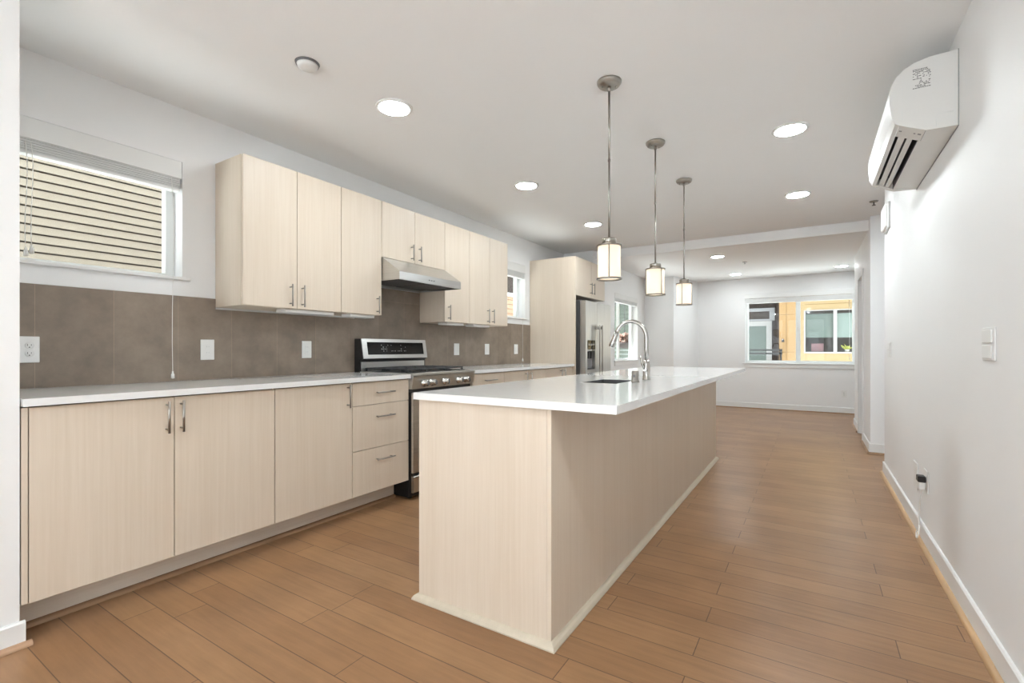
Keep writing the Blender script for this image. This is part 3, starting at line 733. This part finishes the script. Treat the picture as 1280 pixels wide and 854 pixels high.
# ------------------------------------------------------------------ electrical plates
def plate(name, face, s, y, z, w_, h_, label, cat, group, slots, mat='plast'):
    """plate on wall plane x = face, room towards s; slots: 'duplex', 'rocker', 'blank', 'twin', 'stacked'"""
    t = thing(name, (face, y, z - h_ / 2), label, cat, group)
    X = lambda d: face + s * d
    obj('cover_plate', box(B(), X(.0005), X(.006), y - w_ / 2, y + w_ / 2, z - h_ / 2, z + h_ / 2, .002), mat, t)
    def duplex(yc):
        for zc in (z + .019, z - .019):
            o = obj('receptacle', lathe(B(), [(0, .0015 * s), (.0145, .0015 * s), (.016, 0), (0, 0)], (X(.006), yc, zc), 20, 'x'), mat, t)
            b = B()
            box(b, X(.0074), X(.0082), yc - .0075, yc - .0052, zc - .002, zc + .007); box(b, X(.0074), X(.0082), yc + .0052, yc + .0075, zc - .001, zc + .006)
            lathe(b, [(0, .0008 * s), (.0027, .0008 * s), (.0027, 0), (0, 0)], (X(.0074), yc, zc - .008), 8, 'x')
            obj('slots', b, 'ink', o)
    if slots == 'duplex': duplex(y)
    if slots == 'twin': duplex(y + .023); obj('rocker', box(B(), X(.006), X(.009), y - .040, y - .008, z - .033, z + .033, .001), mat, t)
    if slots == 'rocker': obj('rocker', box(B(), X(.006), X(.0095), y - .0165, y + .0165, z - .033, z + .033, .0015), mat, t)
    if slots == 'gfci':
        o = obj('receptacle', box(B(), X(.006), X(.008), y - .0165, y + .0165, z - .033, z + .033, .001), mat, t)
        b = B()
        for zc in (z + .018, z - .018):
            box(b, X(.0078), X(.0085), y - .007, y - .005, zc - .003, zc + .004); box(b, X(.0078), X(.0085), y + .005, y + .007, zc - .003, zc + .004)
        obj('slots', b, 'mark', o)
    if slots == 'stacked':
        for zc in (z + h_ * .235, z - h_ * .235): obj('rocker', box(B(), X(.006), X(.011), y - w_ * .36, y + w_ * .36, zc - h_ * .2, zc + h_ * .2, .002), mat, t)
    return t
TF = XL + .011; ge = 'white outlet plates on the backsplash'
plate('wall_outlet', TF, 1, .667, 1.122, .118, .125, 'white double-width outlet plate on the backsplash at the left wall end', 'outlet', ge, 'twin')
plate('wall_outlet', TF, 1, 1.478, 1.120, .078, .125, 'white outlet plate on the backsplash just below the left window corner', 'outlet', ge, 'gfci')
plate('wall_outlet', TF, 1, 2.158, 1.120, .078, .125, 'white outlet plate on the backsplash left of the range', 'outlet', ge, 'gfci')
plate('light_switch', TF, 1, 3.905, 1.120, .085, .122, 'white plate on the backsplash nearest the right side of the range', 'outlet', ge, 'rocker')
plate('light_switch', TF, 1, 4.455, 1.120, .085, .122, 'middle white plate on the backsplash right of the range', 'outlet', ge, 'rocker')
plate('light_switch', TF, 1, 5.085, 1.120, .085, .122, 'white plate on the backsplash beside the refrigerator panel', 'outlet', ge, 'rocker')
plate('light_switch', XR, -1, 2.415, 1.143, .150, .122, 'large white switch plate alone on the near right wall', 'switch', None, 'stacked')
plate('light_switch', XR, -1, 5.07, 1.118, .20, .125, 'small white switch plate near the far end of the right wall', 'switch', None, 'stacked')
plate('wall_outlet', XR, -1, 3.87, .335, .13, .165, 'tall white cover plate low on the right wall, left of the plug', 'outlet', None, 'rocker')
plate('wall_outlet', XR, -1, 3.55, .372, .11, .125, 'low white outlet on the right wall with the black adapter plugged in', 'outlet', None, 'duplex')
t = plate('wall_outlet', 0, 1, 0, 0, .08, .12, 'low white outlet on the far wall below the window', 'outlet', None, 'duplex')
t.rotation_euler = (0, 0, -math.pi / 2); t.location = (.47, YF, .285)
# adapter and cord
t = thing('plug_adapter', (XR - .03, 3.54, .35), 'small black and white plug adapter in the low right wall outlet', 'adapter')
obj('body', box(B(), XR - .045, XR - .0085, 3.515, 3.575, .368, .402, .004), 'black', t)
obj('connector', box(B(), XR - .040, XR - .0095, 3.52, 3.565, .325, .367, .004), 'plast', t)
cpts = [(XR - .028, 3.545, .325), (XR - .03, 3.555, .25), (XR - .024, 3.60, .16), (XR - .024, 3.61, .08), (XR - .030, 3.66, .045), (XR - .036, 3.62, .022), (XR - .040, 3.56, .045), (XR - .030, 3.58, .085), (XR - .024, 3.62, .115), (XR - .022, 3.64, .19), (XR - .018, 3.60, .29), (XR - .014, 3.585, .34)]
def smoothpts(p, k=6):
    p = [Vector(v) for v in p]; out = []
    for i in range(len(p) - 1):
        a, b_, c, d_ = p[max(i - 1, 0)], p[i], p[i + 1], p[min(i + 2, len(p) - 1)]
        for j in range(k):
            u = j / k; out.append(.5 * ((2 * b_) + (c - a) * u + (2 * a - 5 * b_ + 4 * c - d_) * u * u + (3 * b_ - a - 3 * c + d_) * u ** 3))
    return out + [p[-1]]
tag(obj('power_cord', tube(B(), smoothpts(cpts), .0033, 8), 'cord'), 'thin white cord looping down the right wall to the baseboard', 'cord')

# door chime and ceiling fittings
t = thing('door_chime', (XR, 5.20, 2.12), 'white rounded box high on the far end of the right wall', 'door chime')
obj('cover', box(B(), XR - .040, XR - .0005, 5.04, 5.29, 2.145, 2.345, .018, 4), 'plast', t)
obj('base', box(B(), XR - .02, XR - .0004, 5.02, 5.31, 2.135, 2.355, .004), 'trim', t)
def ceiling_light(x, y, zc, r, label, grp, lens='can'):
    t = thing('recessed_light', (x, y, zc - .012), label, 'ceiling light', grp)
    obj('trim_ring', lathe(B(), [(r * .80, -.006), (r * .84, -.010), (r * .97, -.007), (r, 0), (r * .8, 0), (r * .8, -.006)], (x, y, zc - .0003), 48), 'trim', t)
    obj('lens', lathe(B(), [(0, -.011), (r * .5, -.0105), (r * .80, -.008), (r * .80, -.001), (0, -.001)], (x, y, zc - .0003), 48), lens, t)
gk, gl = 'round recessed lights in the kitchen ceiling', 'round recessed lights in the living-room ceiling'
for x, y, lb in ((-2.085, 2.005, 'glowing round ceiling light nearest the left, beside the smoke detector'),
                 (-2.105, 3.575, 'middle glowing ceiling light in the row over the kitchen aisle'),
                 (-2.115, 5.090, 'farthest glowing ceiling light in the row toward the refrigerator'),
                 (-.120, 3.575, 'large glowing ceiling light right of the pendants, nearer of two'),
                 (-.112, 5.118, 'smaller glowing ceiling light behind it, near the beam'),
                 (-.12, .55, 'unseen ceiling light added above the viewpoint on the right'), (-1.30, -2.2, 'unseen ceiling light added behind the viewpoint on the left'),
                 (-.12, -1.6, 'unseen ceiling light added behind the viewpoint on the right')):  # last three are unseen lights added to brighten the room
    ceiling_light(x, y, C1, .108, lb, gk, 'can_aisle' if (x < -1 and y > 0) or abs(y - 3.575) < .01 else 'can')
for x, y, lb in ((-1.150, 7.372, 'nearest glowing light in the living-room ceiling just past the beam'),
                 (-1.148, 9.273, 'far left glowing light in the living-room ceiling near the window'),
                 (.40, 9.278, 'far right glowing light in the living-room ceiling near the window')):
    ceiling_light(x, y, C2, .100, lb, gl, 'can_living')
ceiling_light(1.25, 5.35, C1, .100, 'unseen ceiling light added inside the side hallway to brighten the island', None, 'can_living')  # unseen light added to brighten the far side of the island
t = thing('smoke_detector', (-2.13, 1.465, C1 - .03), 'small white round smoke detector on the ceiling near the left', 'smoke detector')
obj('base_plate', lathe(B(), [(0, -.008), (.055, -.008), (.058, 0), (0, 0)], (-2.13, 1.465, C1 - .0003), 36), 'dgrey', t)
obj('cover', lathe(B(), [(0, -.026), (.030, -.026), (.046, -.020), (.050, -.0082), (0, -.0082)], (-2.13, 1.465, C1 - .0003), 36), 'plast', t)
t = thing('sprinkler_head', (-.87, 8.066, C2 - .02), 'small dark sprinkler head in the living-room ceiling', 'sprinkler')
obj('escutcheon', lathe(B(), [(0, -.006), (.028, -.006), (.036, 0), (0, 0)], (-.87, 8.066, C2 - .0003), 24), 'nickel', t)
obj('deflector', lathe(B(), [(0, -.030), (.014, -.030), (.014, -.027), (.004, -.026), (.006, -.006), (0, -.006)], (-.87, 8.066, C2 - .0003), 16), 'dgrey', t)
t = thing('sprinkler_head', (.505, 5.75, C1 - .02), 'small dark sprinkler head in the kitchen ceiling by the right wall end', 'sprinkler')
obj('escutcheon', lathe(B(), [(0, -.010), (.030, -.010), (.038, 0), (0, 0)], (.505, 5.75, C1 - .0003), 24), 'nickel', t)
obj('deflector', lathe(B(), [(0, -.040), (.016, -.040), (.016, -.036), (.004, -.034), (.006, -.010), (0, -.010)], (.505, 5.75, C1 - .0003), 16), 'dgrey', t)

# ------------------------------------------------------------------ pendants
def pendant():
    x, y = -.915, 2.424
    t = thing('pendant_light', (x, y, 1.49), '', 'pendant light', 'linen drum pendants over the island')
    cn = obj('canopy', lathe(B(), [(0, -.026), (.048, -.026), (.056, -.021), (.059, -.016), (.0605, -.013), (.063, -.011), (.065, 0), (0, 0)], (x, y, C1 - .0004), 40), 'nickel', t)
    b = B()
    for a in (.5, 3.64): lathe(b, [(0, -.032), (.004, -.030), (.005, -.026), (0, -.026)], (x + .036 * math.cos(a), y + .036 * math.sin(a), C1 - .0004), 10)
    obj('screws', b, 'chrome', cn)
    b = B(); tube(b, [(x, y, C1 - .025), (x, y, 2.13)], .0058, 12); tube(b, [(x, y, 2.13), (x, y, 1.715)], .0052, 12)
    lathe(b, [(.0075, -.006), (.0075, .006), (0, .006)], (x, y, 2.13), 12); lathe(b, [(0, -.05), (.009, -.05), (.009, -.026), (0, -.026)], (x, y, C1 - .0004), 12)
    obj('rod', b, 'nickel', t)
    b = B(); lathe(b, [(0, .040), (.012, .040), (.014, .036), (.036, .034), (.038, .030), (.038, 0), (0, 0)], (x, y, 1.678), 32)
    obj('socket_cap', b, 'nickel', t)
    b = B(); R0 = .0625
    lathe(b, [(R0 + .0035, .004), (R0 + .0035, -.004), (R0 - .002, -.004), (R0 - .002, .004), (R0 + .0035, .004)], (x, y, 1.674), 48)
    for k in range(3):
        a = k * math.pi * 2 / 3
        tube(b, [(x + .034 * math.cos(a), y + .034 * math.sin(a), 1.676), (x + R0 * math.cos(a), y + R0 * math.sin(a), 1.676)], .0035, 6)
    obj('top_ring', b, 'nickel', t)
    b = B(); lathe(b, [(R0 + .0045, .004), (R0 + .0045, -.004), (R0 - .004, -.004), (R0 - .004, .004), (R0 + .0045, .004)], (x, y, 1.498), 48)
    obj('bottom_ring', b, 'nickel', t)
    for k in range(3):
        a = math.radians(-70 + 120 * k)
        obj('strut', tube(B(), [(x + (R0 + .002) * math.cos(a), y + (R0 + .002) * math.sin(a), 1.499), (x + (R0 + .002) * math.cos(a), y + (R0 + .002) * math.sin(a), 1.673)], .0033, 8), 'nickel', t)
    b = B(); lathe(b, [(R0 - .003, 0), (R0 - .003, .168), (R0 - .0055, .168), (R0 - .0055, 0), (R0 - .003, 0)], (x, y, 1.502), 48)
    lathe(b, [(0, .002), (R0 - .006, .002), (R0 - .006, 0), (0, 0)], (x, y, 1.503), 48)
    obj('lamp_shade', b, 'shade', t)
    return t
p0 = pendant()
p1, p2 = copy_tree(p0), copy_tree(p0)
p1.location.y = 3.308; p2.location.y = 4.178
p1.rotation_euler.z = math.radians(34); p2.rotation_euler.z = math.radians(-22)
p0['label'] = 'nearest and largest of the three linen drum pendants over the island'
p1['label'] = 'middle of the three linen drum pendants over the island'
p2['label'] = 'farthest and smallest of the three linen drum pendants over the island'

# ------------------------------------------------------------------ air conditioner
t = thing('air_conditioner', (.43, 3.355, 2.10), 'white wall-mounted split air conditioner high on the right wall', 'air conditioner')
ay0, ay1 = 2.850, 3.860
prof = [(XR - .0005, 2.122), (.440, 2.126), (.345, 2.170), (.330, 2.181), (.318, 2.210), (.309, 2.28), (.309, 2.325), (.316, 2.362), (.334, 2.398), (.362, 2.426), (.400, 2.446), (.455, 2.458), (XR - .0005, 2.460)]
notch = [(XR - .0005, 2.122), (.432, 2.130), (.432, 2.19), (.395, 2.225), (.347, 2.20), (.347, 2.1695)] + prof[3:]
b = B()
prism(b, prof, 'y', ay0, ay0 + .135); prism(b, notch, 'y', ay0 + .135, ay1 - .045); prism(b, prof, 'y', ay1 - .045, ay1)
obj('housing', b, 'acw', t)
b = B(); prism(b, [(.430, 2.186), (.430, 2.189), (.395, 2.2235), (.3485, 2.199), (.3485, 2.196), (.395, 2.2195)], 'y', ay0 + .136, ay1 - .046)
box(b, .4295, .4315, ay0 + .136, ay1 - .046, 2.13, 2.187)
box(b, .3475, .3492, ay0 + .136, ay1 - .046, 2.175, 2.198)
obj('outlet_lining', b, 'black', t)
def louvre(cx, cz, wd, ang):
    c, s = math.cos(ang), math.sin(ang); h = wd / 2
    q = [(-h, -.003), (-h * .5, -.005), (h * .5, -.005), (h, -.002), (h, .002), (-h, .002)]
    return prism(B(), [(cx + a * c - d_ * s, cz + a * s + d_ * c) for a, d_ in q], 'y', ay0 + .138, ay1 - .048)
obj('louvre', louvre(.373, 2.166, .027, math.radians(-28)), 'acw', t)
obj('louvre', louvre(.404, 2.152, .023, math.radians(-24)), 'acw', t)
# seam of end cap, badge, panel marks
def on_end(bm, x0, x1, z0, z1, d=.0006): return box(bm, x0, x1, ay0 - d, ay0 + .0002, z0, z1)
obj('end_cap_seam', on_end(B(), .3555, .3568, 2.175, 2.405), 'blind', t)
obj('end_cap_seam', on_end(B(), .540, .5412, 2.13, 2.455), 'blind', t)
obj('outlet_seam', tube(B(), [(.346, ay0 + .004, 2.1695), (.346, ay1 - .004, 2.1695)], .0011, 6), 'blind', t)
obj('outlet_seam', tube(B(), [(.441, ay0 + .004, 2.1262), (.441, ay0 + .135, 2.1262)], .0011, 6), 'grey', t)
obj('knockout', tube(B(), [(.477, ay0, 2.135), (.477, ay0, 2.175), (.481, ay0, 2.185), (.490, ay0, 2.189), (.535, ay0, 2.190)], .0009, 6), 'blind', t)
b = B(); random.seed(11)
lx0, lx1, lz0, lz1 = .394, .458, 2.325, 2.41
for r_ in range(15):
    z = lz1 - r_ * (lz1 - lz0) / 14
    x = lx0
    while x < lx1 - .003:
        wv = random.uniform(.002, .009)
        if random.random() < (.9 if r_ in (0, 1, 14) else .55): on_end(b, x, min(x + wv, lx1), z, z + .0034)
        x += wv + .0015
obj('rating_label', b, 'ink', t)
# control strip printed marks on the slanted outlet face
def slope_pt(x): return 2.126 + (.440 - x) / (.440 - .345) * (2.170 - 2.126)
for (xa, xb, ya, yb) in ((.352, .362, ay0 + .055, ay0 + .068), (.405, .412, ay0 + .055, ay0 + .066), (.420, .432, ay0 + .052, ay0 + .068)):
    b = B(); vs = [b.verts.new(p) for p in ((xa, ya, slope_pt(xa) - .0006), (xb, ya, slope_pt(xb) - .0006), (xb, yb, slope_pt(xb) - .0006), (xa, yb, slope_pt(xa) - .0006))]
    vs2 = [b.verts.new(v.co + Vector((0, 0, .0008))) for v in vs]
    b.faces.new(vs); b.faces.new(vs2[::-1])
    for i in range(4): b.faces.new((vs[i], vs2[i], vs2[(i + 1) % 4], vs[(i + 1) % 4]))
    obj('indicator_mark', b, 'grey', t)
obj('mounting_plate', box(B(), XR - .003, XR - .0003, ay0 - .0005, ay1 + .0005, 2.119, 2.462), 'grey', t)

# ------------------------------------------------------------------ outside, left: neighbouring houses
t = thing('house', (-6.6, 3.5, -3), 'cream lap-sided house outside the left kitchen window', 'house')
b = B(); z = -3.0; lap = .0855
b2 = B()
while z < 9:
    if -1 < z < 8.5:
        prism(b, [(-6.32, z), (-6.193, z), (-6.208, z + lap - .015), (-6.32, z + lap - .015)], 'y', -3, 8.3)
        box(b2, -6.32, -6.220, -3, 8.3, z + lap - .015, z + lap)
    z += lap
obj('siding', b, 'siding', t); obj('siding_shadow_gap', b2, 'sidgap', t)
t = thing('house', (-6.6, 10.5, -3), 'tan sided house visible through the small kitchen window', 'house')
b = B()
for i in range(60): prism(b, [(-6.5, -1 + i * .11), (-6.10, -1 + i * .11), (-6.12, -.895 + i * .11), (-6.5, -.895 + i * .11)], 'y', 8.5, 12.6)
obj('siding', b, 'tan', t)
b = B(); box(b, -6.11, -6.06, 9.2, 10.4, 2.45, 2.85); obj('window', b, 'brown', t)
obj('window_trim', wall(B(), -6.12, -6.05, 9.1, 10.5, 2.37, 2.93, [(9.2, 10.4, 2.45, 2.85)]), 'trim', t)
t = thing('house', (-6, 15, -3), 'pale green sided house seen through the narrow living-room window', 'house')
b = B()
for i in range(50): prism(b, [(15.2, -1 + i * .13), (14.98, -1 + i * .13), (15.0, -.878 + i * .13), (15.2, -.878 + i * .13)], 'x', -9, -3.7)
obj('siding', b, 'green', t)
b = B(); box(b, -5.9, -4.3, 14.86, 14.99, 2.55, 2.63); obj('ledge', b, 'dgrey', t)
t = thing('wall_lamp', (-5.2, 14.9, 3.0), 'white lantern on the pale green house wall', 'lamp')
obj('lamp_shade', lathe(B(), [(0, .28), (.17, .25), (.19, .05), (.14, 0), (0, 0)], (-5.16, 14.775, 3.0), 16), 'trim', t)
obj('lamp_bracket', box(B(), -5.20, -5.12, 14.76, 14.965, 2.9, 3.0), 'dgrey', t)
t = thing('hanging_basket', (-5.0, 14.6, 1.2), 'orange flower basket hanging before the pale green house', 'flowers')
b = B(); random.seed(5)
for i in range(60):
    a, r_, h = random.uniform(0, 6.28), random.uniform(0, .2), random.uniform(-.13, .15)
    bmesh.ops.create_icosphere(b, subdivisions=1, radius=random.uniform(.04, .06), matrix=Matrix.Translation((-5.0 + r_ * math.cos(a), 14.6 + r_ * math.sin(a), 1.45 + h)))
obj('blossoms', b, 'orange', t)
obj('basket', lathe(B(), [(0, 0), (.15, .02), (.26, .15), (.26, .18), (0, .18)], (-5.0, 14.6, 1.13), 16), 'brown', t)
obj('chain', tube(B(), [(-5.0, 14.6, 1.3), (-5.0, 14.6, 2.56), (-5.0, 14.76, 2.66), (-5.0, 14.975, 2.68)], .012, 6), 'rail', t)

# ------------------------------------------------------------------ outside, far: yellow building
t = thing('apartment_building', (0, 19.3, -3), 'yellow apartment building outside the far window', 'building')
YY = 19.0
b = B(); wall(b, -.967, 4.0, YY, YY + .3, -3, 6.5, [(-.20, 1.60, 1.02, 2.43)], 'y')
obj('panel_wall', b, 'ypale', t)
obj('accent_panel', box(B(), -.967, -.34, YY - .012, YY - .0005, -3, 6.5), 'yellow', t)
b = B(); box(b, -.757, -.740, YY - .016, YY - .013, -3, 6.5)
for z in (2.30, 1.0): box(b, -.967, -.34, YY - .016, YY - .013, z, z + .015)
for z in (2.62, .70): box(b, -.20, 4, YY - .006, YY - .0005, z, z + .012)
box(b, 1.02, 1.035, YY - .006, YY - .0005, 2.5, 6)
obj('panel_joints', b, 'yjoint', t)
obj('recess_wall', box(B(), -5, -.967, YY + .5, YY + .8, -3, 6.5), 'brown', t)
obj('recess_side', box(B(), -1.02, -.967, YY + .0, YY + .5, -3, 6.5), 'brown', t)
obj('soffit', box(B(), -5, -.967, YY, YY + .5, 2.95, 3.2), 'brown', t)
# balcony door
yd = YY + .5
bd = obj('balcony_door', wall(B(), -2.6, -1.22, yd - .05, yd - .001, .2, 2.13, [(-2.5, -1.40, .3, 1.95)], 'y'), 'extwhite', t)
obj('door_glass', box(B(), -2.5, -1.40, yd - .03, yd - .02, .3, 1.95), 'roller', bd)
obj('transom', wall(B(), -2.6, -1.13, yd - .03, yd - .001, 2.14, 2.60, [(-2.5, -1.30, 2.2, 2.48)], 'y'), 'grey', t)
b = B()
for z in (1.05, .93): box(b, -5, -.87, YY - .45, YY - .40, z, z + .06)
for x in (-.90, -2.2, -3.5): box(b, x - .035, x + .035, YY - .45, YY - .41, -.2, 1.085)
for z in (1.05, .93): box(b, -.91, -.87, YY - .45, YY, z, z + .06)
obj('balcony_railing', b, 'rail', t)
obj('balcony_floor', box(B(), -5, -.87, YY - .47, YY + .5, -.4, -.2), 'grey', t)
# big window
wf = obj('window', wall(B(), -.235, 1.66, YY - .03, YY + .06, .97, 2.43, [(-.19, .60, 1.02, 2.40), (.70, 1.60, 1.02, 2.40)], 'y'), 'extwhite', t)
obj('window_pane', box(B(), -.19, .60, YY + .03, YY + .035, 1.02, 2.40), 'glass', wf)
obj('window_pane', box(B(), .70, 1.60, YY + .03, YY + .035, 1.02, 2.40), 'glass', wf)
rb = obj('roller_blind', box(B(), -.18, .60, YY + .10, YY + .11, 1.50, 2.30), 'roller', t)
obj('roller_blind', box(B(), .70, 1.60, YY + .10, YY + .11, 1.50, 2.30), 'rollerp', t)
b = B(); wall(b, -1.0, 2.2, YY + .3, YY + 2.5, .6, 2.9, [], 'y')
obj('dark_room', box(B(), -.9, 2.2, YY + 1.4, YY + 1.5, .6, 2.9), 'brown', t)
b.free()
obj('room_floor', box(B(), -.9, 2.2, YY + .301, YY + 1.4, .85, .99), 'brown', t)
tag(obj('storage_box', box(B(), -.02, .33, YY + .14, YY + .29, 1.025, 1.30, .01), 'pink'), 'pink box on the window ledge of the yellow building', 'box')
t = thing('potted_plant', (.98, YY + .2, 1.02), 'yellow-leaved plant on the window ledge of the yellow building', 'plant')
b = B(); random.seed(9)
for i in range(26):
    a = random.uniform(0, 6.28); l = random.uniform(.1, .24); s = Vector((math.cos(a) * .7, math.sin(a) * .25, random.uniform(.3, 1))).normalized()
    p = Vector((.98, YY + .2, 1.09)); tube(b, [p, p + s * l * .6, p + s * l], [.006, .022, .002], 5)
obj('leaves', b, 'leaf', t)
obj('pot', lathe(B(), [(0, 0), (.05, 0), (.065, .08), (0, .08)], (.98, YY + .2, 1.022), 14), 'plast', t)
t = thing('wall_lamp', (-.87, YY - .03, 1.35), 'small dark fixture on the yellow building panel', 'lamp')
obj('lamp_shade', lathe(B(), [(0, .11), (.03, .09), (.045, 0), (0, 0)], (-.85, YY - .06, 1.36), 10), 'rail', t)
obj('lamp_bracket', box(B(), -.86, -.84, YY - .06, YY - .0125, 1.36, 1.39), 'rail', t)
tag(obj('bounce_deck', box(B(), -8, 8, -12, YB - .18, -.35, -.05), 'bounce_deck'), 'added pale reflector slab outside, bouncing daylight into the windows behind the viewpoint', 'bounce_deck', None, 'structure')  # unseen pale slab added to bounce daylight up to the ceiling
tag(obj('ground', box(B(), -30, 30, -30, 50, -3.4, -3.0), 'ground'), 'pale concrete ground outside, a storey below', 'ground', None, 'structure')
